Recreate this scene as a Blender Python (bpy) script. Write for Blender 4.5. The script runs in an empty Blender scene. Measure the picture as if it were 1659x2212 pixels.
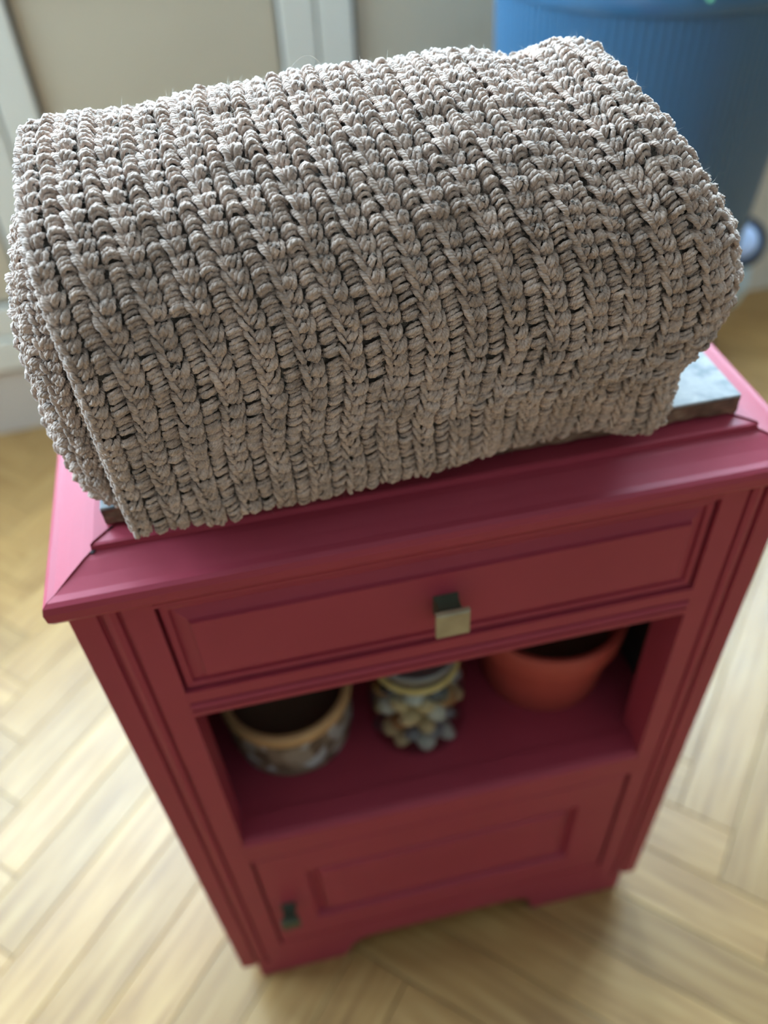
import bpy, bmesh, math, random
import numpy as np
from mathutils import Vector, Matrix

random.seed(7)
rng = np.random.default_rng(11)
scene = bpy.context.scene
col = scene.collection

# ------------------------------------------------------------------ camera
cam_data = bpy.data.cameras.new('camera')
cam = bpy.data.objects.new('camera', cam_data)
col.objects.link(cam)
scene.camera = cam
cam_data.sensor_fit = 'HORIZONTAL'
cam_data.sensor_width = 36.0
cam_data.lens = 36.0 * 1782.79 / 1659.0
cam_data.clip_start = 0.02
_r = Vector((0.97564051, -0.21470251, -0.04503813))
_u = Vector((0.18180976, 0.67646142, 0.71368422))
_f = Vector((0.12276324, 0.7044876, -0.69901817))
_C = Vector((-0.1027, -0.34875, 1.0747))
cam.matrix_world = Matrix(((_r.x, _u.x, -_f.x, _C.x), (_r.y, _u.y, -_f.y, _C.y), (_r.z, _u.z, -_f.z, _C.z), (0, 0, 0, 1)))
cam_data.dof.use_dof = True
cam_data.dof.focus_distance = 0.405
cam_data.dof.aperture_fstop = 5.0

# ------------------------------------------------------------------ sky, window portals, exposure
world = bpy.data.worlds.new('sky')
scene.world = world
world.use_nodes = True
_bg = world.node_tree.nodes['Background']
_bg.inputs[0].default_value = (0.54, 0.77, 1.0, 1)
_bg.inputs[1].default_value = 13.4
scene.view_settings.view_transform = 'Standard'
scene.view_settings.look = 'None'
scene.view_settings.exposure = 1.13
scene.view_settings.gamma = 1.0
scene.view_settings.use_curve_mapping = False

# the room is turned a little against the cabinet: (s, d, z) = along the window wall, out through it, up
RA = math.radians(2.53)
RO = Vector((0.0, 1.213, 0.0))
ROOM = Matrix.Translation(RO) @ Matrix.Rotation(RA, 4, 'Z')
S0, S1, D0, ZC = -1.85, 2.5, -4.2, 3.35
WZ0, WZ1 = 0.86, 3.05          # glazed height

def portal(s0, s1, z0, z1):
    ld = bpy.data.lights.new('window_portal', 'AREA')
    ld.shape = 'RECTANGLE'
    ld.size = s1 - s0
    ld.size_y = z1 - z0
    ld.cycles.is_portal = True
    o = bpy.data.objects.new('window_portal', ld)
    col.objects.link(o)
    o.matrix_world = ROOM @ Matrix.Translation(((s0 + s1) / 2, 0.13, (z0 + z1) / 2)) @ Matrix.Rotation(math.radians(-90), 4, 'X')
    return o
portal(-1.55, 0.66, WZ0, WZ1)
portal(0.86, 2.15, WZ0, WZ1)
LW0, LW1 = -1.00, -0.20      # window in the left wall, along d
_p = portal(LW0, LW1, WZ0, WZ1)
_p.matrix_world = ROOM @ Matrix.Translation((S0 - 0.13, (LW0 + LW1) / 2, (WZ0 + WZ1) / 2)) @ Matrix.Rotation(math.radians(90), 4, 'Z') @ Matrix.Rotation(math.radians(-90), 4, 'X')

# ------------------------------------------------------------------ material helpers
def new_mat(name):
    m = bpy.data.materials.new(name)
    m.use_nodes = True
    nt = m.node_tree
    return m, nt, nt.nodes['Principled BSDF']
def N(nt, t, **kw):
    n = nt.nodes.new(t)
    for k, v in kw.items():
        setattr(n, k, v)
    return n
def L(nt, a, b):
    nt.links.new(a, b)
def ramp(nt, fac, stops):
    r = N(nt, 'ShaderNodeValToRGB')
    e = r.color_ramp.elements
    e[0].position, e[0].color = stops[0][0], (*stops[0][1], 1)
    e[1].position, e[1].color = stops[1][0], (*stops[1][1], 1)
    for p, c in stops[2:]:
        x = e.new(p)
        x.color = (*c, 1)
    L(nt, fac, r.inputs[0])
    return r
def noise_mat(name, stops, scale=8.0, rough=0.5, bump=0.0, bscale=None, stretch=(1, 1, 1), metallic=0.0, coat=0.0, detail=6.0, spec=0.5, sheen=0.0):
    m, nt, b = new_mat(name)
    tc = N(nt, 'ShaderNodeTexCoord')
    mp = N(nt, 'ShaderNodeMapping')
    mp.inputs['Scale'].default_value = stretch
    L(nt, tc.outputs['Object'], mp.inputs[0])
    nz = N(nt, 'ShaderNodeTexNoise')
    nz.inputs['Scale'].default_value = scale
    nz.inputs['Detail'].default_value = detail
    L(nt, mp.outputs[0], nz.inputs['Vector'])
    r = ramp(nt, nz.outputs['Fac'], stops)
    L(nt, r.outputs[0], b.inputs['Base Color'])
    b.inputs['Roughness'].default_value = rough
    b.inputs['Metallic'].default_value = metallic
    b.inputs['Coat Weight'].default_value = coat
    b.inputs['Specular IOR Level'].default_value = spec
    b.inputs['Sheen Weight'].default_value = sheen
    if bump:
        n2 = N(nt, 'ShaderNodeTexNoise')
        n2.inputs['Scale'].default_value = bscale or scale
        n2.inputs['Detail'].default_value = 4
        L(nt, mp.outputs[0], n2.inputs['Vector'])
        bp = N(nt, 'ShaderNodeBump')
        bp.inputs['Strength'].default_value = bump
        bp.inputs['Distance'].default_value = 0.002
        L(nt, n2.outputs['Fac'], bp.inputs['Height'])
        L(nt, bp.outputs[0], b.inputs['Normal'])
    return m

MAT = {}
MAT['wall'] = noise_mat('warm_wall_paint', [(0.3, (0.66, 0.58, 0.48)), (0.7, (0.70, 0.62, 0.52))], 5, 0.8, 0.1, 60)
MAT['plinth'] = noise_mat('beige_wall_paint', [(0.3, (0.60, 0.50, 0.42)), (0.7, (0.64, 0.54, 0.45))], 5, 0.7)
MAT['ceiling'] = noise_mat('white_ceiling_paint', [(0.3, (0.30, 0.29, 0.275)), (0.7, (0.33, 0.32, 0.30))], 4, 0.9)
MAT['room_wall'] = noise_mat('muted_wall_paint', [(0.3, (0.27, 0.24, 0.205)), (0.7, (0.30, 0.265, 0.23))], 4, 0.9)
MAT['gap_strip'] = noise_mat('dark_gap_shade', [(0.3, (0.05, 0.05, 0.055)), (0.7, (0.07, 0.07, 0.075))], 15, 0.6)
MAT['niche'] = noise_mat('niche_shade_brown', [(0.3, (0.012, 0.007, 0.007)), (0.7, (0.022, 0.012, 0.011))], 15, 0.7, stretch=(1, 1, 8))  # near-black brown puts the shade inside the niche into the colour
MAT['joinery'] = noise_mat('cream_door_enamel', [(0.3, (0.74, 0.67, 0.57)), (0.7, (0.78, 0.71, 0.60))], 3, 0.35)
MAT['door_panel'] = noise_mat('beige_door_panel', [(0.3, (0.56, 0.455, 0.325)), (0.7, (0.60, 0.49, 0.35))], 3, 0.45)
MAT['red'] = noise_mat('crimson_furniture_paint', [(0.3, (0.335, 0.039, 0.062)), (0.7, (0.375, 0.046, 0.072))], 7, 0.50, 0.10, 45, spec=0.25)
MAT['crack'] = noise_mat('dark_mitre_gap', [(0.3, (0.02, 0.008, 0.01)), (0.7, (0.03, 0.01, 0.012))], 20, 0.8)
MAT['stone_edge'] = noise_mat('brown_stone_edge', [(0.32, (0.05, 0.028, 0.02)), (0.5, (0.17, 0.085, 0.05)), (0.68, (0.32, 0.18, 0.11))], 60, 0.7, 0.9, 120)
MAT['brass'] = noise_mat('aged_brass', [(0.3, (0.34, 0.27, 0.17)), (0.7, (0.44, 0.36, 0.23))], 60, 0.5, 0.3, 200, metallic=0.35)
MAT['shaded_bronze'] = noise_mat('shaded_green_bronze', [(0.3, (0.035, 0.05, 0.03)), (0.7, (0.07, 0.085, 0.05))], 60, 0.5, metallic=0.3)  # greenish bronze with the shade on the knobs put into the colour
MAT['planter'] = noise_mat('blue_plastic', [(0.3, (0.030, 0.105, 0.200)), (0.7, (0.036, 0.120, 0.225))], 3, 0.28, spec=0.7)
MAT['terracotta'] = noise_mat('terracotta_clay', [(0.3, (0.40, 0.055, 0.040)), (0.7, (0.46, 0.066, 0.048))], 20, 0.6, 0.2, 90)
MAT['pot_dark'] = noise_mat('dark_soil_brown', [(0.3, (0.10, 0.06, 0.035)), (0.7, (0.14, 0.085, 0.05))], 30, 0.8)
MAT['pot_rim'] = noise_mat('tan_glazed_rim', [(0.3, (0.48, 0.27, 0.12)), (0.7, (0.58, 0.34, 0.16))], 30, 0.45)
MAT['black_plastic'] = noise_mat('black_plastic', [(0.3, (0.012, 0.012, 0.014)), (0.7, (0.02, 0.02, 0.022))], 20, 0.4)
MAT['navy_gloss'] = noise_mat('glossy_navy_plastic', [(0.3, (0.015, 0.025, 0.05)), (0.7, (0.02, 0.035, 0.06))], 5, 0.2)
MAT['pale_blue'] = noise_mat('pale_blue_plastic', [(0.3, (0.50, 0.62, 0.70)), (0.7, (0.56, 0.68, 0.76))], 5, 0.35)
MAT['oval_blue'] = noise_mat('periwinkle_gloss', [(0.3, (0.55, 0.66, 0.95)), (0.7, (0.62, 0.72, 0.98))], 5, 0.15)
MAT['leaf'] = noise_mat('green_leaf', [(0.3, (0.03, 0.16, 0.06)), (0.7, (0.07, 0.27, 0.10))], 25, 0.5)
MAT['green_rim'] = noise_mat('dark_green_plastic', [(0.3, (0.01, 0.10, 0.07)), (0.7, (0.015, 0.13, 0.09))], 5, 0.4)
MAT['lid'] = noise_mat('grey_metal_lid', [(0.3, (0.20, 0.19, 0.18)), (0.7, (0.28, 0.27, 0.25))], 20, 0.45, metallic=0.6)
MAT['cord'] = noise_mat('yellow_raffia', [(0.3, (0.52, 0.38, 0.12)), (0.7, (0.66, 0.50, 0.20))], 80, 0.7)
for nm, c in dict(stone_tan=(0.62, 0.44, 0.24), stone_grey=(0.24, 0.25, 0.28), stone_white=(0.62, 0.58, 0.52), stone_rust=(0.36, 0.16, 0.05), stone_black=(0.05, 0.045, 0.05)).items():
    MAT[nm] = noise_mat(nm, [(0.3, tuple(x * 0.8 for x in c)), (0.7, c)], 50, 0.45, 0.2, 90)

def marble_mat():
    m, nt, b = new_mat('pale_grey_marble')
    tc = N(nt, 'ShaderNodeTexCoord')
    n1 = N(nt, 'ShaderNodeTexNoise'); n1.inputs['Scale'].default_value = 22; n1.inputs['Detail'].default_value = 8
    n1.inputs['Distortion'].default_value = 1.4
    L(nt, tc.outputs['Object'], n1.inputs['Vector'])
    r = ramp(nt, n1.outputs['Fac'], [(0.30, (0.10, 0.13, 0.15)), (0.40, (0.22, 0.225, 0.23)), (0.52, (0.34, 0.325, 0.315)), (0.8, (0.38, 0.36, 0.345))])
    n2 = N(nt, 'ShaderNodeTexNoise'); n2.inputs['Scale'].default_value = 260; n2.inputs['Detail'].default_value = 3
    L(nt, tc.outputs['Object'], n2.inputs['Vector'])
    mx = N(nt, 'ShaderNodeMixRGB', blend_type='MULTIPLY'); mx.inputs[0].default_value = 0.5
    r2 = ramp(nt, n2.outputs['Fac'], [(0.35, (0.70, 0.67, 0.66)), (0.6, (1.0, 0.90, 0.86))])
    L(nt, r.outputs[0], mx.inputs[1]); L(nt, r2.outputs[0], mx.inputs[2])
    L(nt, mx.outputs[0], b.inputs['Base Color'])
    b.inputs['Roughness'].default_value = 0.6
    b.inputs['Specular IOR Level'].default_value = 0.2
    return m
MAT['marble'] = marble_mat()

def plank_mat():
    m, nt, b = new_mat('honey_oak_parquet')
    tc = N(nt, 'ShaderNodeTexCoord')
    oi = N(nt, 'ShaderNodeObjectInfo')
    ofs = N(nt, 'ShaderNodeVectorMath', operation='SCALE'); ofs.inputs['Scale'].default_value = 37.0
    cmb = N(nt, 'ShaderNodeCombineXYZ')
    L(nt, oi.outputs['Random'], cmb.inputs[0]); L(nt, oi.outputs['Random'], cmb.inputs[1])
    L(nt, cmb.outputs[0], ofs.inputs[0])
    add = N(nt, 'ShaderNodeVectorMath', operation='ADD')
    L(nt, tc.outputs['Object'], add.inputs[0]); L(nt, ofs.outputs[0], add.inputs[1])
    mp = N(nt, 'ShaderNodeMapping'); mp.inputs['Scale'].default_value = (3, 40, 10)
    L(nt, add.outputs[0], mp.inputs[0])
    n1 = N(nt, 'ShaderNodeTexNoise'); n1.inputs['Scale'].default_value = 2.2; n1.inputs['Detail'].default_value = 7
    L(nt, mp.outputs[0], n1.inputs['Vector'])
    r = ramp(nt, n1.outputs['Fac'], [(0.28, (0.26, 0.126, 0.040)), (0.5, (0.37, 0.195, 0.063)), (0.72, (0.45, 0.262, 0.096))])
    hs = N(nt, 'ShaderNodeHueSaturation')
    mr = N(nt, 'ShaderNodeMapRange'); mr.inputs['To Min'].default_value = 0.86; mr.inputs['To Max'].default_value = 1.12
    L(nt, oi.outputs['Random'], mr.inputs['Value'])
    L(nt, mr.outputs[0], hs.inputs['Value'])
    L(nt, r.outputs[0], hs.inputs['Color'])
    L(nt, hs.outputs[0], b.inputs['Base Color'])
    n3 = N(nt, 'ShaderNodeTexNoise'); n3.inputs['Scale'].default_value = 9
    L(nt, add.outputs[0], n3.inputs['Vector'])
    mr2 = N(nt, 'ShaderNodeMapRange'); mr2.inputs['To Min'].default_value = 0.27; mr2.inputs['To Max'].default_value = 0.43
    L(nt, n3.outputs['Fac'], mr2.inputs['Value'])
    L(nt, mr2.outputs[0], b.inputs['Roughness'])
    bp = N(nt, 'ShaderNodeBump'); bp.inputs['Strength'].default_value = 0.12; bp.inputs['Distance'].default_value = 0.002
    L(nt, n1.outputs['Fac'], bp.inputs['Height']); L(nt, bp.outputs[0], b.inputs['Normal'])
    b.inputs['Specular IOR Level'].default_value = 0.5
    return m
MAT['plank'] = plank_mat()
MAT['floor_base'] = noise_mat('dark_joint_filler', [(0.3, (0.06, 0.035, 0.015)), (0.7, (0.08, 0.05, 0.02))], 20, 0.8)

def pane_mat():
    m, nt, b = new_mat('window_glass')
    out = nt.nodes['Material Output']
    tr = N(nt, 'ShaderNodeBsdfTransparent'); tr.inputs[0].default_value = (0.95, 0.97, 0.96, 1)
    gl = N(nt, 'ShaderNodeBsdfGlossy'); gl.inputs['Roughness'].default_value = 0.02
    mx = N(nt, 'ShaderNodeMixShader'); mx.inputs[0].default_value = 0.06
    L(nt, tr.outputs[0], mx.inputs[1]); L(nt, gl.outputs[0], mx.inputs[2]); L(nt, mx.outputs[0], out.inputs[0])
    return m
MAT['pane'] = pane_mat()
def jar_glass():
    m, nt, b = new_mat('clear_jar_glass')
    out = nt.nodes['Material Output']
    tr = N(nt, 'ShaderNodeBsdfTransparent'); tr.inputs[0].default_value = (0.93, 0.95, 0.94, 1)
    gl = N(nt, 'ShaderNodeBsdfGlossy'); gl.inputs['Roughness'].default_value = 0.04
    lw = N(nt, 'ShaderNodeLayerWeight')
    pw = N(nt, 'ShaderNodeMath', operation='POWER'); pw.inputs[1].default_value = 4.0
    L(nt, lw.outputs['Facing'], pw.inputs[0])
    fr = N(nt, 'ShaderNodeMath', operation='MULTIPLY_ADD'); fr.inputs[1].default_value = 0.5; fr.inputs[2].default_value = 0.03
    L(nt, pw.outputs[0], fr.inputs[0])
    mx = N(nt, 'ShaderNodeMixShader')
    L(nt, fr.outputs[0], mx.inputs[0]); L(nt, tr.outputs[0], mx.inputs[1]); L(nt, gl.outputs[0], mx.inputs[2]); L(nt, mx.outputs[0], out.inputs[0])
    return m
MAT['jar_glass'] = jar_glass()
def mosaic_mat():
    m, nt, b = new_mat('mottled_shell_mosaic')
    tc = N(nt, 'ShaderNodeTexCoord')
    vo = N(nt, 'ShaderNodeTexVoronoi'); vo.inputs['Scale'].default_value = 70
    L(nt, tc.outputs['Object'], vo.inputs['Vector'])
    sp = N(nt, 'ShaderNodeSeparateColor'); L(nt, vo.outputs['Color'], sp.inputs[0])
    r = ramp(nt, sp.outputs[0], [(0.0, (0.10, 0.058, 0.035)), (0.35, (0.20, 0.135, 0.09)), (0.65, (0.30, 0.23, 0.18)), (0.95, (0.42, 0.40, 0.41))])
    L(nt, r.outputs[0], b.inputs['Base Color'])
    b.inputs['Roughness'].default_value = 0.55
    return m
MAT['mosaic'] = mosaic_mat()

def yarn_mat(name, dark, light, plies=3.0, twist=1.0):
    m, nt, b = new_mat(name)
    tc = N(nt, 'ShaderNodeTexCoord')
    n1 = N(nt, 'ShaderNodeTexNoise'); n1.inputs['Scale'].default_value = 420; n1.inputs['Detail'].default_value = 3
    L(nt, tc.outputs['Object'], n1.inputs['Vector'])
    n2 = N(nt, 'ShaderNodeTexNoise'); n2.inputs['Scale'].default_value = 70; n2.inputs['Detail'].default_value = 3
    L(nt, tc.outputs['Object'], n2.inputs['Vector'])
    av = N(nt, 'ShaderNodeMath', operation='ADD'); L(nt, n1.outputs['Fac'], av.inputs[0]); L(nt, n2.outputs['Fac'], av.inputs[1])
    hf = N(nt, 'ShaderNodeMath', operation='MULTIPLY'); hf.inputs[1].default_value = 0.5; L(nt, av.outputs[0], hf.inputs[0])
    r = ramp(nt, hf.outputs[0], [(0.36, dark), (0.64, light)])
    L(nt, r.outputs[0], b.inputs['Base Color'])
    b.inputs['Roughness'].default_value = 0.85
    b.inputs['Specular IOR Level'].default_value = 0.25
    b.inputs['Sheen Weight'].default_value = 0.35
    b.inputs['Sheen Roughness'].default_value = 0.4
    uv = N(nt, 'ShaderNodeUVMap'); uv.uv_map = 'UVMap'
    sx = N(nt, 'ShaderNodeSeparateXYZ'); L(nt, uv.outputs[0], sx.inputs[0])
    a = N(nt, 'ShaderNodeMath', operation='MULTIPLY'); a.inputs[1].default_value = plies * 2 * math.pi; L(nt, sx.outputs[0], a.inputs[0])
    c = N(nt, 'ShaderNodeMath', operation='MULTIPLY'); c.inputs[1].default_value = twist * 2 * math.pi; L(nt, sx.outputs[1], c.inputs[0])
    s = N(nt, 'ShaderNodeMath', operation='ADD'); L(nt, a.outputs[0], s.inputs[0]); L(nt, c.outputs[0], s.inputs[1])
    sn = N(nt, 'ShaderNodeMath', operation='SINE'); L(nt, s.outputs[0], sn.inputs[0])
    ab = N(nt, 'ShaderNodeMath', operation='ABSOLUTE'); L(nt, sn.outputs[0], ab.inputs[0])
    n3 = N(nt, 'ShaderNodeTexNoise'); n3.inputs['Scale'].default_value = 1500; n3.inputs['Detail'].default_value = 2
    L(nt, tc.outputs['Object'], n3.inputs['Vector'])
    sm = N(nt, 'ShaderNodeMath', operation='MULTIPLY_ADD'); sm.inputs[1].default_value = 0.5
    L(nt, n3.outputs['Fac'], sm.inputs[0]); L(nt, ab.outputs[0], sm.inputs[2])
    bp = N(nt, 'ShaderNodeBump'); bp.inputs['Strength'].default_value = 0.75; bp.inputs['Distance'].default_value = 0.0005
    L(nt, sm.outputs[0], bp.inputs['Height']); L(nt, bp.outputs[0], b.inputs['Normal'])
    return m
MAT['yarn'] = yarn_mat('taupe_wool_yarn', (0.375, 0.258, 0.202), (0.74, 0.53, 0.43), 1.5, 1.0)
MAT['yarn_gap_shade'] = noise_mat('shaded_gap_wool', [(0.3, (0.10, 0.076, 0.062)), (0.7, (0.14, 0.108, 0.088))], 300, 0.95)  # darkened so gaps between stitches read as deep shade
def fuzz_mat():
    m, nt, b = new_mat('pale_wool_fibre')
    out = nt.nodes['Material Output']
    d = N(nt, 'ShaderNodeBsdfDiffuse'); d.inputs[0].default_value = (0.55, 0.48, 0.41, 1)
    t = N(nt, 'ShaderNodeBsdfTranslucent'); t.inputs[0].default_value = (0.60, 0.54, 0.47, 1)
    mx = N(nt, 'ShaderNodeMixShader'); mx.inputs[0].default_value = 0.5
    L(nt, d.outputs[0], mx.inputs[1]); L(nt, t.outputs[0], mx.inputs[2]); L(nt, mx.outputs[0], out.inputs[0])
    return m
MAT['fuzz'] = fuzz_mat()

# ------------------------------------------------------------------ mesh helpers
class MB:
    def __init__(self):
        self.v, self.f = [], []
    def add(self, vs, fs):
        o = len(self.v)
        self.v += [tuple(x) for x in vs]
        self.f += [tuple(i + o for i in f) for f in fs]
        return self
    def box(self, x0, x1, y0, y1, z0, z1, bev=0.0):
        if bev <= 0:
            vs = [(x, y, z) for x in (x0, x1) for y in (y0, y1) for z in (z0, z1)]
            fs = [(0, 1, 3, 2), (4, 6, 7, 5), (0, 4, 5, 1), (2, 3, 7, 6), (0, 2, 6, 4), (1, 5, 7, 3)]
            return self.add(vs, fs)
        bm = bmesh.new()
        bmesh.ops.create_cube(bm, size=1.0)
        for v in bm.verts:
            v.co = ((x0 + x1) / 2 + v.co.x * (x1 - x0), (y0 + y1) / 2 + v.co.y * (y1 - y0), (z0 + z1) / 2 + v.co.z * (z1 - z0))
        bmesh.ops.bevel(bm, geom=bm.edges[:], offset=bev, segments=2, affect='EDGES', profile=0.5)
        bm.verts.index_update()
        self.add([v.co[:] for v in bm.verts], [[v.index for v in f.verts] for f in bm.faces])
        bm.free()
        return self
    def prism(self, poly, axis, a, b):
        """closed 2D outline extruded along an axis; poly in the two remaining axes in order"""
        n = len(poly)
        def mk(p, t):
            if axis == 0: return (t, p[0], p[1])
            if axis == 1: return (p[0], t, p[1])
            return (p[0], p[1], t)
        vs = [mk(p, a) for p in poly] + [mk(p, b) for p in poly]
        fs = [(i, (i + 1) % n, n + (i + 1) % n, n + i) for i in range(n)]
        fs += [tuple(reversed(range(n))), tuple(range(n, 2 * n))]
        return self.add(vs, fs)
    def lathe(self, prof, c, seg=48, cap=True):
        n = len(prof)
        vs = [(c[0] + r * math.cos(2 * math.pi * k / seg), c[1] + r * math.sin(2 * math.pi * k / seg), c[2] + z) for k in range(seg) for r, z in prof]
        fs = [(k * n + i, ((k + 1) % seg) * n + i, ((k + 1) % seg) * n + i + 1, k * n + i + 1) for k in range(seg) for i in range(n - 1)]
        if cap:
            fs.append(tuple(reversed([k * n for k in range(seg)])))
            fs.append(tuple([k * n + n - 1 for k in range(seg)]))
        return self.add(vs, fs)
    def build(self, name, mat, parent=None, smooth=False, angle=None):
        me = bpy.data.meshes.new(name)
        me.from_pydata(self.v, [], self.f)
        bm = bmesh.new(); bm.from_mesh(me)
        bmesh.ops.recalc_face_normals(bm, faces=bm.faces[:])
        bm.to_mesh(me); bm.free()
        me.materials.append(MAT[mat])
        if smooth:
            me.shade_smooth()
            if angle:
                me.set_sharp_from_angle(angle=math.radians(angle))
        o = bpy.data.objects.new(name, me)
        col.objects.link(o)
        if parent:
            o.parent = parent
        return o

def empty(name, loc=(0, 0, 0)):
    o = bpy.data.objects.new(name, None)
    o.empty_display_size = 0.05
    o.location = loc
    col.objects.link(o)
    return o
def tag(o, label=None, cat=None, group=None, kind=None):
    if label: o['label'] = label
    if cat: o['category'] = cat
    if group: o['group'] = group
    if kind: o['kind'] = kind
    return o
def structure(o, label, cat):
    return tag(o, label, cat, None, 'structure')
def place_room(o):
    o.matrix_world = ROOM
    return o

# ------------------------------------------------------------------ room shell
T = 0.22
fl = place_room(MB().box(S0, S1, D0, 0.0, -0.06, -0.004).build('floor', 'floor_base'))
structure(fl, 'glossy honey oak herringbone parquet floor', 'floor')

PW, PN = 0.072, 9
PL = PW * PN
X0P = -0.57
def plank_mesh(l, w, name):
    mb = MB().box(0.0005, l - 0.0005, 0.0005, w - 0.0005, -0.012, 0.0, 0.0008)
    me = bpy.data.meshes.new(name)
    me.from_pydata(mb.v, [], mb.f)
    me.materials.append(MAT['plank'])
    return me
pm = plank_mesh(PL, PW, 'plank')
def clip_poly(poly, lim):
    for ax, val, sg in lim:
        out = []
        for i in range(len(poly)):
            p, q = poly[i], poly[(i + 1) % len(poly)]
            ip, iq = (p[ax] - val) * sg >= 0, (q[ax] - val) * sg >= 0
            if ip: out.append(p)
            if ip != iq:
                t = (val - p[ax]) / (q[ax] - p[ax])
                out.append((p[0] + (q[0] - p[0]) * t, p[1] + (q[1] - p[1]) * t))
        poly = out
        if len(poly) < 3: return []
    return poly
LIM = [(0, S0, 1), (0, S1, -1), (1, D0, 1), (1, -0.001, -1)]
rest = MB()
c45 = math.sqrt(0.5)
for m_ in range(-5, 6):
    for k in range(-110, 111):
        for kind in (0, 1):
            if kind == 0:
                px, py, rot = (k + 2 * PN * m_) * PW, k * PW, 45
            else:
                px, py, rot = (k + PN + 1 + 2 * PN * m_) * PW, (k + 1 - PN) * PW, 135
            wx, wy = (px - py) * c45 + X0P, (px + py) * c45 - 1.2
            a = math.radians(rot)
            ca, sa = math.cos(a), math.sin(a)
            g_ = 0.0005
            full = [(wx + x * ca - y * sa, wy + x * sa + y * ca) for x, y in ((g_, g_), (PL - g_, g_), (PL - g_, PW - g_), (g_, PW - g_))]
            poly = clip_poly(full, LIM)
            if not poly: continue
            cut = len(poly) != 4 or any(abs(p[0] - q[0]) + abs(p[1] - q[1]) > 1e-6 for p, q in zip(poly, full))
            cx, cy = sum(p[0] for p in poly) / len(poly), sum(p[1] for p in poly) / len(poly)
            if -1.45 < cx < 1.9 and -2.0 < cy:
                if cut:
                    loc = [((x - wx) * ca + (y - wy) * sa, -(x - wx) * sa + (y - wy) * ca) for x, y in poly]
                    o = MB().prism(loc, 2, -0.012, 0.0).build('plank', 'plank')
                else:
                    o = bpy.data.objects.new('plank', pm)
                    col.objects.link(o)
                o.parent = fl
                o.location = (wx, wy, 0)
                o.rotation_euler = (0, 0, a)
            else:
                rest.prism(poly, 2, -0.012, 0.0)
tag(rest.build('outer_planks', 'plank', fl), kind='stuff')

wb = MB()
wb.box(S0 - T, S1 + T, 0, T, -0.06, 0.148)                 # threshold wall under the doors
wb.box(S0 - T, -1.53, 0, T, 0.148, ZC)
wb.box(0.65, 0.86, 0, T, 0.148, ZC)
wb.box(2.15, S1 + T, 0, T, 0.148, ZC)
wb.box(0.86, 2.15, 0, T, 0.148, WZ0)
wb.box(-1.53, 0.65, 0, T, WZ1 + 0.06, ZC)
wb.box(0.86, 2.15, 0, T, WZ1, ZC)
structure(place_room(wb.build('wall_back', 'wall')), 'beige window wall behind the cabinet', 'wall')
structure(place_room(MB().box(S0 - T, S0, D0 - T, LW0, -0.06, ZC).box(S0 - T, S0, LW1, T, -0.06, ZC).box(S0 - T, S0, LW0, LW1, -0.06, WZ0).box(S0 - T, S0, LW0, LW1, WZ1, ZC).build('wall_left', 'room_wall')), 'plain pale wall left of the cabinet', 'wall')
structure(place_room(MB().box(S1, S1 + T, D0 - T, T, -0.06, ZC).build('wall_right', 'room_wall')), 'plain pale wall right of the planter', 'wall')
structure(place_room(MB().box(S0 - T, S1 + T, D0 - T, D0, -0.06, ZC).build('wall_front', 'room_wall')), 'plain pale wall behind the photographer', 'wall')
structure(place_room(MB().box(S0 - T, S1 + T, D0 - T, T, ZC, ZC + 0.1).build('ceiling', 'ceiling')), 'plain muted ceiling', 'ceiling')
structure(place_room(MB().box(-1.53, 0.65, -0.004, 0.0, 0.0, 0.146).build('baseboard_back', 'plinth')), 'beige brown band under the cream balcony doors', 'baseboard')

# balcony door leaves: solid lower panel, glass above
structure(place_room(MB().box(-1.53, 0.65, -0.012, 0.10, 0.150, 0.217, 0.003).build('trim_1', 'joinery')), 'pale cream sill rail under the balcony doors', 'trim')
structure(place_room(MB().box(-1.53, 0.65, 0.0535, 0.10, 0.217, 0.30).box(-1.53, 0.65, 0.0535, 0.10, 0.79, WZ0).box(-1.03, -0.93, 0.0535, 0.10, 0.217, WZ1 + 0.06).box(-0.49, -0.39, 0.0535, 0.10, 0.217, WZ1 + 0.06).box(0.06, 0.155, 0.0535, 0.10, 0.217, WZ1 + 0.06).box(-1.53, -1.47, 0.0535, 0.10, 0.217, WZ1 + 0.06).box(0.59, 0.65, 0.0535, 0.10, 0.217, WZ1 + 0.06).build('trim_2', 'joinery')), 'added cream backing behind the balcony door leaves, blocking light leaks', 'trim')  # unseen backing added to stop light leaking between the leaves
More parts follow.
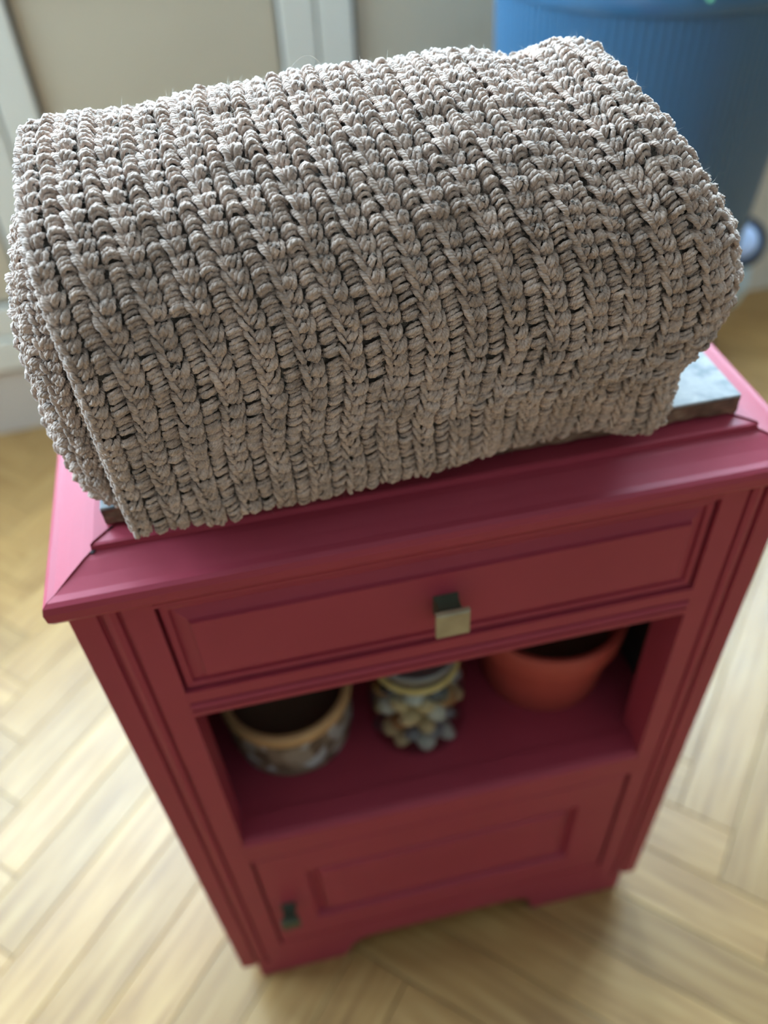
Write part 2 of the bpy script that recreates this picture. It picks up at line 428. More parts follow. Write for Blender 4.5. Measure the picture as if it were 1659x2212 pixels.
def leaf(idx, s0, s1, label):
    d = structure(place_room(empty('door_%d' % idx)), label, 'door')
    st = 0.062
    def part(n, mat, *b, bev=0.003):
        o = MB().box(*b, bev).build(n, mat, d)
        return o
    part('stile', 'joinery', s0 + 0.0015, s0 + st, -0.006, 0.05, 0.221, WZ1 + 0.06)
    part('stile', 'joinery', s1 - st, s1 - 0.0015, -0.006, 0.05, 0.221, WZ1 + 0.06)
    part('bottom_rail', 'joinery', s0 + st, s1 - st, -0.006, 0.05, 0.221, 0.284)
    part('middle_rail', 'joinery', s0 + st, s1 - st, -0.006, 0.05, 0.80, WZ0)
    part('top_rail', 'joinery', s0 + st, s1 - st, -0.006, 0.05, WZ1, WZ1 + 0.06)
    part('panel', 'door_panel', s0 + st - 0.001, s1 - st + 0.001, 0.006, 0.03, 0.282, 0.802, bev=0)
    for q_ in ((s0 + st - 0.002, s0 + st + 0.006, 0.284, 0.80), (s1 - st - 0.006, s1 - st + 0.002, 0.284, 0.80), (s0 + st, s1 - st, 0.2825, 0.2875), (s0 + st, s1 - st, 0.7975, 0.8015)):
        part('gap_strip', 'gap_strip', q_[0], q_[1], 0.000, 0.0075, q_[2], q_[3], bev=0)  # dark strips draw in the shaded gap around the panel
    part('glass_pane', 'pane', s0 + st, s1 - st, 0.020, 0.024, WZ0, WZ1, bev=0)
leaf(1, -1.529, -0.984, 'cream balcony door leaf farthest left, out past the blanket')
leaf(2, -0.983, -0.438, 'cream balcony door leaf at the left picture edge')
leaf(3, -0.437, 0.107, 'cream balcony door leaf with beige panel straight behind the blanket')
leaf(4, 0.108, 0.650, 'cream balcony door leaf beside the blue planter')
w1 = structure(place_room(empty('window_1')), 'cream framed window above the blue planter', 'window')
for a_, b_ in ((0.86, 0.92), (1.475, 1.535), (2.09, 2.15)):
    MB().box(a_, b_, 0.02, 0.09, WZ0, WZ1, 0.003).build('window_frame', 'joinery', w1)
for a_, b_ in ((0.92, 1.475), (1.535, 2.09)):
    MB().box(a_, b_, 0.02, 0.09, WZ0, WZ0 + 0.06, 0.003).build('window_frame', 'joinery', w1)
    MB().box(a_, b_, 0.02, 0.09, WZ1 - 0.06, WZ1, 0.003).build('window_frame', 'joinery', w1)
    MB().box(a_, b_, 0.05, 0.054, WZ0 + 0.06, WZ1 - 0.06).build('glass_pane', 'pane', w1)
MB().box(0.84, 2.17, -0.03, 0.02, WZ0 - 0.02, WZ0, 0.003).build('window_sill', 'joinery', w1)

w2 = structure(place_room(empty('window_2')), 'cream framed window in the left wall', 'window')
for a_, b_ in ((LW0, LW0 + 0.06), ((LW0 + LW1) / 2 - 0.03, (LW0 + LW1) / 2 + 0.03), (LW1 - 0.06, LW1)):
    MB().box(S0 - 0.09, S0 - 0.02, a_, b_, WZ0, WZ1, 0.003).build('window_frame', 'joinery', w2)
for a_, b_ in ((LW0 + 0.06, (LW0 + LW1) / 2 - 0.03), ((LW0 + LW1) / 2 + 0.03, LW1 - 0.06)):
    MB().box(S0 - 0.09, S0 - 0.02, a_, b_, WZ0, WZ0 + 0.06, 0.003).build('window_frame', 'joinery', w2)
    MB().box(S0 - 0.09, S0 - 0.02, a_, b_, WZ1 - 0.06, WZ1, 0.003).build('window_frame', 'joinery', w2)
    MB().box(S0 - 0.054, S0 - 0.05, a_, b_, WZ0 + 0.06, WZ1 - 0.06).build('glass_pane', 'pane', w2)
MB().box(S0 - 0.02, S0 + 0.03, LW0 - 0.02, LW1 + 0.02, WZ0 - 0.02, WZ0, 0.003).build('window_sill', 'joinery', w2)

# ------------------------------------------------------------------ cabinet
cab = tag(empty('cabinet'), 'crimson painted wooden cabinet with a drawer, open niche and lower door', 'cabinet')
HW, DEP = 0.24, 0.34
XO = 0.190
def stile_poly(sgn):
    pts = [(0.240, 0.0), (0.2240, 0.0), (0.2232, 0.0034), (0.2212, 0.0034), (0.2200, 0.0006), (0.2163, -0.0006), (0.2126, 0.0006), (0.2114, 0.0034), (0.2096, 0.0034), (0.2088, 0.0), (0.190, 0.0), (0.190, 0.036), (0.240, 0.036)]
    return [(sgn * x, y) for x, y in pts]
for s in (-1, 1):
    MB().prism(stile_poly(s), 2, 0.043, 0.6915).build('stile', 'red', cab)
    MB().box(*sorted((s * 0.226, s * 0.240)), 0.036, DEP, 0.043, 0.6915).build('side_panel', 'red', cab)
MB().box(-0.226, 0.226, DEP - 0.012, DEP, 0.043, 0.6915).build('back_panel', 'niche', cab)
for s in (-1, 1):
    MB().box(*sorted((s * 0.2235, s * 0.226)), 0.036, DEP - 0.012, 0.344, 0.575).build('niche_shade_lining', 'niche', cab)  # added lining, coloured dark for the shade at the niche sides
# top rail with a small bead
MB().prism([(0.0, 0.682), (0.0, 0.6855), (0.003, 0.6862), (0.003, 0.6872), (0.0, 0.688), (0.0, 0.6915), (0.03, 0.6915), (0.03, 0.682)], 0, -XO, XO).build('top_rail', 'red', cab)
# rail under the drawer, with two mouldings
MB().prism([(0.0, 0.5885), (0.0, 0.5765), (0.0028, 0.5755), (0.0028, 0.5738), (0.0002, 0.5728), (-0.0012, 0.570), (0.0002, 0.5668), (0.0024, 0.566), (0.0024, 0.5648), (0.0, 0.564), (0.0, 0.559), (0.03, 0.559), (0.03, 0.5885)], 0, -XO, XO).build('drawer_rail', 'red', cab)
MB().box(-0.226, 0.226, 0.03, DEP - 0.012, 0.575, 0.584).build('niche_ceiling', 'red', cab)
# niche floor
MB().box(-0.226, 0.226, 0.026, DEP - 0.012, 0.326, 0.3435).build('shelf', 'red', cab)
MB().prism([(-0.001, 0.3165), (-0.001, 0.340), (0.002, 0.344), (0.006, 0.3455), (0.026, 0.3455), (0.026, 0.3165)], 0, -XO, XO).build('shelf_edge', 'red', cab)

def field_panel(name, x0, x1, z0, z1, yb, rings, back, mat, parent):
    """rectangular board whose face steps through rings of (inset, y)"""
    mb = MB()
    def rect(i, y):
        return [(x0 + i, y, z0 + i), (x1 - i, y, z0 + i), (x1 - i, y, z1 - i), (x0 + i, y, z1 - i)]
    loops = [rect(0, back)] + [rect(i, y) for i, y in [(0, yb)] + rings]
    vs = [p for l in loops for p in l]
    fs = []
    for k in range(len(loops) - 1):
        for j in range(4):
            fs.append((k * 4 + j, k * 4 + (j + 1) % 4, (k + 1) * 4 + (j + 1) % 4, (k + 1) * 4 + j))
    fs.append((3, 2, 1, 0))
    e = (len(loops) - 1) * 4
    fs.append((e, e + 1, e + 2, e + 3))
    mb.add(vs, fs)
    return mb.build(name, mat, parent)
drawer = field_panel('drawer', -0.1885, 0.1885, 0.5905, 0.6803, 0.004, [(0.0015, 0.0025), (0.0055, 0.0035), (0.0060, 0.0055), (0.016, 0.0015), (0.017, -0.0015)], 0.024, 'red', cab)
def square_knob(parent, x, z, y0, size, mat, proud):
    mb = MB()
    def ring(h, y):
        return [(x - h, y, z - h), (x + h, y, z - h), (x + h, y, z + h), (x - h, y, z + h)]
    h = size / 2
    def shell(loops, name, m, par):
        mb = MB()
        vs = [p for l in loops for p in l]
        fs = [(k * 4 + j, k * 4 + (j + 1) % 4, (k + 1) * 4 + (j + 1) % 4, (k + 1) * 4 + j) for k in range(len(loops) - 1) for j in range(4)]
        e = (len(loops) - 1) * 4
        fs += [(3, 2, 1, 0), (e, e + 1, e + 2, e + 3)]
        return mb.add(vs, fs).build(name, m, par)
    shell([ring(h * 0.80, y0 + 0.003), ring(h * 0.66, y0 - proud * 0.30), ring(h * 0.66, y0 - proud * 0.60), ring(h * 0.90, y0 - proud * 0.76)], 'knob_stem', 'shaded_bronze', parent)  # stem coloured dark to stand for its shaded upper face
    return shell([ring(h * 0.94, y0 - proud * 0.76), ring(h, y0 - proud * 0.81), ring(h, y0 - proud * 0.95), ring(h * 0.93, y0 - proud)], 'knob', mat, parent)
square_knob(drawer, -0.0035, 0.6335, -0.0015, 0.0235, 'brass', 0.0205)['label'] = 'square aged brass knob'

MB().box(-XO, XO, 0.0, 0.03, 0.306, 0.3165).build('door_rail', 'red', cab)
door = field_panel('door', -0.1885, 0.1875, 0.090, 0.3045, 0.003, [(0.002, 0.0005), (0.046, 0.0005), (0.049, 0.0075), (0.054, 0.0080), (0.059, 0.0030), (0.062, 0.0015)], 0.024, 'red', cab)
square_knob(door, -0.1685, 0.186, 0.0005, 0.019, 'shaded_bronze', 0.020)['label'] = 'dark greenish square knob'
MB().box(-0.226, 0.226, 0.024, DEP - 0.012, 0.072, 0.084).build('bottom_board', 'red', cab)
# plinth with bracket feet
pl = [(-0.223, 0.0), (-0.125, 0.0), (-0.117, 0.010), (-0.113, 0.026), (-0.104, 0.038), (-0.088, 0.045), (0.086, 0.045), (0.101, 0.038), (0.108, 0.026), (0.110, 0.010), (0.112, 0.0), (0.223, 0.0), (0.223, 0.041), (0.19, 0.041), (0.19, 0.088), (-0.19, 0.088), (-0.19, 0.041), (-0.223, 0.041)]
MB().prism(pl, 1, 0.001, 0.026).build('plinth', 'red', cab)
for s in (-1, 1):
    MB().box(*sorted((s * 0.205, s * 0.223)), 0.026, DEP - 0.01, 0.0, 0.043).build('side_foot', 'red', cab)

# cornice: three mitred mouldings
def cornice_prof(over):
    """(outward offset from the body face, z)"""
    return [(0.0, 0.6905), (over * 0.7, 0.6935), (over * 0.95, 0.6975), (over, 0.7045), (over * 0.88, 0.7090), (over * 0.6, 0.7108), (over * 0.1, 0.7112),
            (-0.008, 0.7138), (-0.017, 0.7172), (-0.0225, 0.7186), (-0.0228, 0.7228), (-0.0245, 0.7235), (-0.046, 0.7235), (-0.046, 0.6905)]
pf = cornice_prof(0.0095)
ps = cornice_prof(0.0085)
n = len(pf)
def moulding(name, rows):
    mb = MB()
    k = len(rows[0])
    vs = [p for r in rows for p in r]
    fs = [(i, (i + 1) % k, k + (i + 1) % k, k + i) for i in range(k)] + [tuple(reversed(range(k))), tuple(range(k, 2 * k))]
    return mb.add(vs, fs).build(name, 'red', cab)
BK = DEP + 0.006
gap = 0.0003
moulding('front_moulding', [[(-HW - o2 + gap, -o, z) for (o, z), (o2, _) in zip(pf, ps)], [(HW + o2 - gap, -o, z) for (o, z), (o2, _) in zip(pf, ps)]])
for s, nm in ((-1, 'side_moulding'), (1, 'side_moulding')):
    lift = 0.0012
    moulding(nm, [[(s * (HW + o2), -o + gap, z + (lift if o < -0.004 else 0)) for (o, z), (o2, _) in zip(pf, ps)], [(s * (HW + o2), BK, z + (lift if o < -0.004 else 0)) for (o, z), (o2, _) in zip(pf, ps)]])
    # dark open mitre joint
MB().add([(-0.2190, 0.0212, 0.7190), (-0.2168, 0.0205, 0.7192), (-0.2040, 0.0352, 0.7246), (-0.2046, 0.0365, 0.7246), (-0.2190, 0.0212, 0.7170), (-0.2168, 0.0205, 0.7170), (-0.2040, 0.0352, 0.7170), (-0.2046, 0.0365, 0.7170)],
         [(0, 1, 2, 3), (7, 6, 5, 4), (0, 4, 5, 1), (1, 5, 6, 2), (2, 6, 7, 3), (3, 7, 4, 0)]).build('mitre_gap', 'crack', cab)
MB().box(-0.20, 0.20, 0.030, BK - 0.002, 0.694, 0.7225).build('top_board', 'red', cab)

# ------------------------------------------------------------------ marble slab
MX, MY0, MY1, MZ0, MZ1 = 0.2075, 0.0350, 0.325, 0.7248, 0.7400
slab = tag(empty('marble_slab', (0, 0.18, MZ0)), 'pale grey marble slab with rough brown edge under the blanket', 'slab')
def rough_slab():
    bm = bmesh.new()
    nx, ny = 60, 40
    ring = []
    for i in range(nx): ring.append((-MX + 2 * MX * i / nx, MY0, 0, -1))
    for i in range(ny): ring.append((MX, MY0 + (MY1 - MY0) * i / ny, 1, 0))
    for i in range(nx): ring.append((MX - 2 * MX * i / nx, MY1, 0, 1))
    for i in range(ny): ring.append((-MX, MY1 - (MY1 - MY0) * i / ny, -1, 0))
    zs = [MZ0, MZ0 + 0.003, MZ0 + 0.007, MZ0 + 0.0105, MZ1 - 0.0022]
    mb = MB()
    vs = []
    for j, z in enumerate(zs):
        for (x, y, nx_, ny_) in ring:
            k = (0.0 if j in (4,) else random.uniform(-0.0016, 0.0006)) - (0.0015 if j == 0 else 0)
            vs.append((x + nx_ * k, y - 0.18 + ny_ * k, z - MZ0))
    R = len(ring)
    fs = [(j * R + i, j * R + (i + 1) % R, (j + 1) * R + (i + 1) % R, (j + 1) * R + i) for j in range(len(zs) - 1) for i in range(R)]
    fs += [tuple(reversed(range(R))), tuple(range((len(zs) - 1) * R, len(zs) * R))]
    return mb.add(vs, fs).build('stone_core', 'stone_edge', slab)
rough_slab()['label'] = 'rough brown stone edge'
MB().box(-MX, MX, MY0 - 0.18, MY1 - 0.18, MZ1 - MZ0 - 0.0022, MZ1 - MZ0, 0.0008).build('marble_face', 'marble', slab)

# ------------------------------------------------------------------ things in the niche
ZS = 0.3438
pot = tag(empty('mottled_pot', (-0.1285, 0.112, ZS)), 'mottled brown pot with tan rim in the niche, left of the glass jar', 'pot')
MB().lathe([(0.030, 0.0), (0.052, 0.0), (0.0575, 0.004), (0.0605, 0.020), (0.0605, 0.045), (0.0585, 0.062), (0.0545, 0.062), (0.0545, 0.02), (0.010, 0.018)], (0, 0, 0), 56).build('body', 'mosaic', pot, True, 40)
MB().lathe([(0.0548, 0.0605), (0.0610, 0.0605), (0.0635, 0.066), (0.0635, 0.074), (0.0610, 0.0775), (0.0570, 0.0775), (0.0548, 0.074)], (0, 0, 0), 56, cap=False).build('rim', 'pot_rim', pot, True, 50)
MB().lathe([(0.0545, 0.020), (0.0540, 0.052), (0.030, 0.0545), (0.001, 0.055)], (0, 0, 0), 48).build('inside', 'pot_dark', pot, True, 40)

JX, JY = -0.0055, 0.091
jar = tag(empty('glass_jar', (JX, JY, ZS)), 'glass jar full of pebbles between the two pots', 'jar')
MB().lathe([(0.002, 0.0), (0.040, 0.0), (0.0455, 0.004), (0.0470, 0.012), (0.0470, 0.086), (0.0440, 0.097), (0.0360, 0.104), (0.0350, 0.112), (0.0340, 0.112), (0.0350, 0.103), (0.0430, 0.095), (0.0455, 0.085), (0.0455, 0.012), (0.040, 0.003), (0.002, 0.003)], (0, 0, 0), 48).build('glass', 'jar_glass', jar, True, 60)
MB().lathe([(0.002, 0.109), (0.0375, 0.109), (0.0390, 0.111), (0.0390, 0.119), (0.0370, 0.121), (0.002, 0.121)], (0, 0, 0), 48).build('lid', 'lid', jar, True, 40)
mbc = MB()
for t_ in range(2):
    R_, r_, zc_ = 0.0385, 0.0022, 0.1005 + 0.0044 * t_
    mbc.lathe([(R_ + r_ * math.cos(q), zc_ + r_ * math.sin(q)) for q in [2 * math.pi * i / 8 for i in range(9)]], (0, 0, 0), 40, cap=False)
mbc.build('cord', 'cord', jar, True)
# pebbles: layered rings against the glass
peb_kinds = [('stone_tan', 'tan pebble'), ('stone_grey', 'blue grey pebble'), ('stone_white', 'white pebble'), ('stone_rust', 'rust brown pebble'), ('stone_black', 'black pebble')]
def pebble_mesh(i):
    bm = bmesh.new()
    bmesh.ops.create_icosphere(bm, subdivisions=2, radius=1.0)
    rr = random.Random(i)
    ax = [rr.uniform(-1, 1) for _ in range(6)]
    for v in bm.verts:
        k = 1 + 0.10 * math.sin(2.1 * v.co.x + 3 * ax[0]) + 0.10 * math.sin(2.4 * v.co.y + 3 * ax[1]) + 0.06 * math.sin(4 * v.co.z + 3 * ax[2])
        v.co = Vector((v.co.x * k, v.co.y * k * 0.95, v.co.z * k * 0.84))
    me = bpy.data.meshes.new('pebble'); bm.to_mesh(me); bm.free()
    me.shade_smooth()
    return me
pk = 0
peb_rng = random.Random(5)
for lay in range(6):
    for q in range(9):
        ang = -math.pi / 2 + 2 * math.pi * (q + 0.5 * (lay % 2)) / 9 + random.uniform(-.05, .05)
        if math.sin(ang) > 0.55:
            continue      # hidden at the back of the jar
        ki = peb_rng.choices([0, 1, 2, 3, 4], [38, 22, 16, 14, 8])[0]
        me = pebble_mesh(pk)
        me.materials.append(MAT[peb_kinds[ki][0]])
        o = bpy.data.objects.new('pebble', me); col.objects.link(o)
        rr_ = 0.0098 * random.uniform(0.82, 1.22)
        o.scale = (rr_ * 1.04, rr_, rr_)
        o.location = (JX + 0.0338 * math.cos(ang), JY + 0.0338 * math.sin(ang), ZS + 0.0120 + lay * 0.0152 + random.uniform(-0.0015, 0.0015))
        o.rotation_euler = (random.uniform(-.4, .4), random.uniform(-.4, .4), ang)
        tag(o, 'smooth %s in the %s layer inside the glass jar' % (peb_kinds[ki][1], ('lowest', 'second lowest', 'third lowest', 'third highest', 'second highest', 'topmost')[lay]), 'pebble', peb_kinds[ki][1] + 's in the glass jar')
        pk += 1

tp = tag(empty('terracotta_pot', (0.136, 0.124, ZS)), 'plain red terracotta flower pot in the niche, right of the glass jar', 'pot')
MB().lathe([(0.002, 0.0), (0.059, 0.0), (0.062, 0.003), (0.0695, 0.072), (0.0655, 0.072), (0.056, 0.010), (0.002, 0.008)], (0, 0, 0), 56).build('body', 'terracotta', tp, True, 40)
MB().lathe([(0.0655, 0.0725), (0.0735, 0.0725), (0.0760, 0.076), (0.0780, 0.104), (0.0765, 0.107), (0.0725, 0.107), (0.0700, 0.104), (0.0660, 0.076)], (0, 0, 0), 56, cap=False).build('rim', 'terracotta', tp, True, 50)
MB().lathe([(0.0600, 0.030), (0.0645, 0.060), (0.030, 0.063), (0.001, 0.064)], (0, 0, 0), 48).build('soil', 'pot_dark', tp, True, 40)

# ------------------------------------------------------------------ ribbed blue planter
PX, PY = 0.550, 0.900
plt = tag(empty('potted_plant', (PX, PY, 0)), 'leafy green plant in a tall blue ribbed planter behind the blanket', 'planter')
def ribbed():
    seg = 720
    zs = [0.015, 0.02, 0.2, 0.45, 0.60, 0.789]
    rs = [0.168, 0.172, 0.186, 0.2065, 0.2170, 0.2235]
    mb = MB(); vs = []
    for z, r in zip(zs, rs):
        for k in range(seg):
            a = 2 * math.pi * k / seg
            rib = 0.0022 * (abs(math.sin(a * 60)) ** 0.7)
            vs.append(((r - 0.002 + rib) * math.cos(a), (r - 0.002 + rib) * math.sin(a), z))
    fs = [(j * seg + k, j * seg + (k + 1) % seg, (j + 1) * seg + (k + 1) % seg, (j + 1) * seg + k) for j in range(len(zs) - 1) for k in range(seg)]
    fs.append(tuple(reversed(range(seg))))
    return mb.add(vs, fs).build('body', 'planter', plt, True, 50)
ribbed()
MB().lathe([(0.2225, 0.786), (0.2275, 0.788), (0.2290, 0.794), (0.2290, 0.810), (0.2265, 0.815), (0.2215, 0.815), (0.2190, 0.810), (0.2160, 0.73), (0.2050, 0.45)], (0, 0, 0), 96, cap=False).build('rim', 'planter', plt, True, 50)
MB().lathe([(0.208, 0.72), (0.2120, 0.836), (0.2090, 0.846), (0.2040, 0.846), (0.1980, 0.80), (0.02, 0.795)], (0, 0, 0), 96).build('inner_pot', 'green_rim', plt, True, 40)['label'] = 'dark green inner pot'
MB().lathe([(0.002, 0.0), (0.165, 0.0), (0.172, 0.006), (0.172, 0.016), (0.002, 0.016)], (0, 0, 0), 72).build('base', 'planter', plt, True, 40)
def leaf_mesh(l, w, droop):
    mb = MB(); vs = []; fs = []
    nl = 10
    for i in range(nl + 1):
        t = i / nl
        ww = w * math.sin(math.pi * min(1, t * 0.93 + 0.05)) ** 0.8 / 2
        x = l * t; z = l * (0.55 * t - droop * t * t)
        for s, dz in ((-1, 0.18), (0, 0), (1, 0.18)):
            vs.append((x, s * ww, z + abs(s) * dz * ww))
    m_ = len(vs)
    vs += [(x, y, z - 0.0008) for x, y, z in vs]
    for i in range(nl):
        for s in (0, 1):
            a = i * 3 + s
            fs.append((a, a + 1, a + 4, a + 3)); fs.append((m_ + a + 3, m_ + a + 4, m_ + a + 1, m_ + a))
    return mb.add(vs, fs)
for k in range(9):
    ang = -2.4 + k * 0.62
    o = leaf_mesh(0.13 + 0.02 * (k % 3), 0.05, 0.55 + 0.12 * (k % 2)).build('leaf', 'leaf', plt, True)
    o.location = (0.10 * math.cos(ang), 0.10 * math.sin(ang), 0.826)
    o.rotation_euler = (0, 0, ang)
    MB().lathe([(0.004, -0.02), (0.003, 0.036)], (0.10 * math.cos(ang), 0.10 * math.sin(ang), 0.796), 8).build('stem', 'leaf', plt, True)

# ------------------------------------------------------------------ small appliance at the window wall
ap = tag(empty('floor_appliance', (0.915, 1.085, 0)), 'small pale blue appliance with dark round head on a black foot, right edge', 'appliance')
MB().lathe([(0.002, 0.0), (0.020, 0.0), (0.022, 0.004), (0.020, 0.010), (0.009, 0.014), (0.008, 0.11), (0.002, 0.11)], (-0.004, 0, 0), 40).build('foot', 'black_plastic', ap, True, 40)
MB().lathe([(0.002, 0.088), (0.022, 0.092), (0.046, 0.115), (0.056, 0.150), (0.052, 0.190), (0.036, 0.215), (0.002, 0.222)], (0, 0, 0), 40).build('body', 'pale_blue', ap, True, 40)
hd = MB().lathe([(0.002, -0.030), (0.026, -0.028), (0.046, -0.014), (0.054, 0.004), (0.050, 0.016), (0.040, 0.018), (0.034, 0.012)], (0, 0, 0), 48, cap=False).build('head', 'navy_gloss', ap, True, 50)
hd.location = (0.010, -0.012, 0.246); hd.rotation_euler = (math.radians(48), math.radians(-26), 0)
ln = MB().lathe([(0.036, 0.011), (0.032, 0.017), (0.020, 0.022), (0.002, 0.024)], (0, 0, 0), 40).build('lens', 'oval_blue', hd, True, 60)  # domed pale blue oval set into the dark head

# ------------------------------------------------------------------ crocheted blanket
blanket = tag(empty('crocheted_blanket', (0, 0.09, MZ1)), 'folded taupe crocheted wool blanket on the marble cabinet top', 'blanket')
BO = np.array([0, 0.09, MZ1])

def catmull(P, n):
    P = np.asarray(P, float)
    Q = np.vstack([2 * P[0] - P[1], P, 2 * P[-1] - P[-2]])
    out = []
    for i in range(len(P) - 1):
        p0, p1, p2, p3 = Q[i], Q[i + 1], Q[i + 2], Q[i + 3]
        t = np.linspace(0, 1, n, endpoint=False)[:, None]
        out.append(0.5 * ((2 * p1) + (-p0 + p2) * t + (2 * p0 - 5 * p1 + 4 * p2 - p3) * t ** 2 + (-p0 + 3 * p1 - 3 * p2 + p3) * t ** 3))
    out.append(P[-1:])
    return np.vstack(out)
def resample(C, n):
    s = np.concatenate([[0], np.cumsum(np.linalg.norm(np.diff(C, axis=0), axis=1))])
    t = np.linspace(0, s[-1], n)
    return np.stack([np.interp(t, s, C[:, k]) for k in range(C.shape[1])], 1), s[-1]

# profile control points (y, z, left end x, right end x) running from under the front, up, over the top and down the back
PROF = np.array([
    (0.060, 0.7455, -0.180, 0.140),
    (0.034, 0.7445, -0.182, 0.136),
    (0.016, 0.7420, -0.184, 0.137),
    (0.0050, 0.7455, -0.1845, 0.1390),
    (0.0015, 0.7560, -0.1845, 0.1405),
    (0.0010, 0.7710, -0.185, 0.1400),
    (0.0005, 0.7850, -0.185, 0.1385),
    (0.0000, 0.7970, -0.185, 0.1425),
    (-0.0010, 0.8100, -0.185, 0.1560),
    (-0.0018, 0.8280, -0.185, 0.1640),
    (-0.0020, 0.8480, -0.185, 0.1625),
    (0.0005, 0.8680, -0.186, 0.1570),
    (0.0065, 0.8890, -0.188, 0.1470),
    (0.0185, 0.9070, -0.190, 0.1370),
    (0.0360, 0.9205, -0.192, 0.1285),
    (0.0600, 0.9305, -0.193, 0.1220),
    (0.0880, 0.9355, -0.194, 0.1200),
    (0.1150, 0.9345, -0.195, 0.1230),
    (0.1420, 0.9270, -0.195, 0.1280),
    (0.1660, 0.9100, -0.193, 0.1340),
    (0.1820, 0.8830, -0.190, 0.1400),
    (0.1890, 0.8450, -0.187, 0.145),
    (0.1850, 0.8050, -0.187, 0.145),
    (0.1760, 0.7700, -0.187, 0.143),
    (0.1580, 0.7480, -0.187, 0.140),
    (0.1200, 0.7455, -0.186, 0.138)])
NV, NU = 420, 260
prof, PLEN = resample(catmull(PROF, 24), NV)
def normals2d(C):
    t = np.gradient(C[:, :2], axis=0)
    t /= np.linalg.norm(t, axis=1, keepdims=True)
    return np.stack([-t[:, 1], t[:, 0]], 1)        # outward: left of travel (front -> top)
n2 = normals2d(prof)
cen = prof[:, :2].mean(0)
if ((prof[NV // 3, :2] - cen) @ n2[NV // 3]) < 0:
    n2 = -n2

U1 = 0.88
def sheet(u, inset=0.0):
    """grid of world positions for parameters u (NU,) over all NV profile samples"""
    y, z, xl, xr = prof.T
    U = u[:, None]
    RR = np.interp(z, [0.75, 0.785, 0.815], [0.014, 0.015, 0.029])[None]
    w = (xr - xl)[None] - RR
    flat = np.clip(U / U1, -0.2, 1.0)
    th = np.clip((U - U1) / (1 - U1), 0, 1) * math.radians(88)
    X = xl[None] + w * flat + RR * np.sin(th)
    ins = RR * (1 - np.cos(th)) * 0.9 + inset
    # height of the ridge changes along the width, plus soft folds
    topw = np.clip((z - 0.80) / 0.14, 0, 1)[None]
    dz = topw * np.interp(u, [0, 0.06, 0.33, 0.6, 0.73, 0.80, 0.87, 0.93, 1.0], [-0.0105, -0.0075, -0.0010, 0.0030, 0.0035, -0.0050, 0.0010, 0.0025, -0.0010])[:, None]
    yo = np.interp(u, [0, 0.4, 0.56, 0.72, 0.80, 0.88, 1], [0.0, 0.006, 0.013, 0.027, 0.021, 0.010, 0.011])[:, None] * np.clip((0.80 - z) / 0.06, 0, 1)[None]
    Y = y[None] - n2[None, :, 0] * ins + yo
    Z = z[None] - n2[None, :, 1] * ins + dz
    fold = 0.0016 * np.sin(9 * U + 14 * z[None]) * np.sin(23 * U - 6 * z[None])
    Y = Y + n2[None, :, 0] * fold
    Z = np.maximum(Z + n2[None, :, 1] * fold, np.where(Y > MY0 - 0.006, MZ1 + 0.0040, MZ1 - 0.002))
    return np.stack([X, Y, Z], -1)

def grid_normals(G):
    du = np.gradient(G, axis=0); dv = np.gradient(G, axis=1)
    nn = np.cross(du, dv)
    nn /= np.linalg.norm(nn, axis=2, keepdims=True) + 1e-12
    return nn

def bil(G, fu, fv):
    nu, nv = G.shape[:2]
    fu = np.clip(fu, 0, nu - 1.001); fv = np.clip(fv, 0, nv - 1.001)
    i = fu.astype(int); j = fv.astype(int)
    a = (fu - i)[..., None]; b = (fv - j)[..., None]
    return G[i, j] * (1 - a) * (1 - b) + G[i + 1, j] * a * (1 - b) + G[i, j + 1] * (1 - a) * b + G[i + 1, j + 1] * a * b

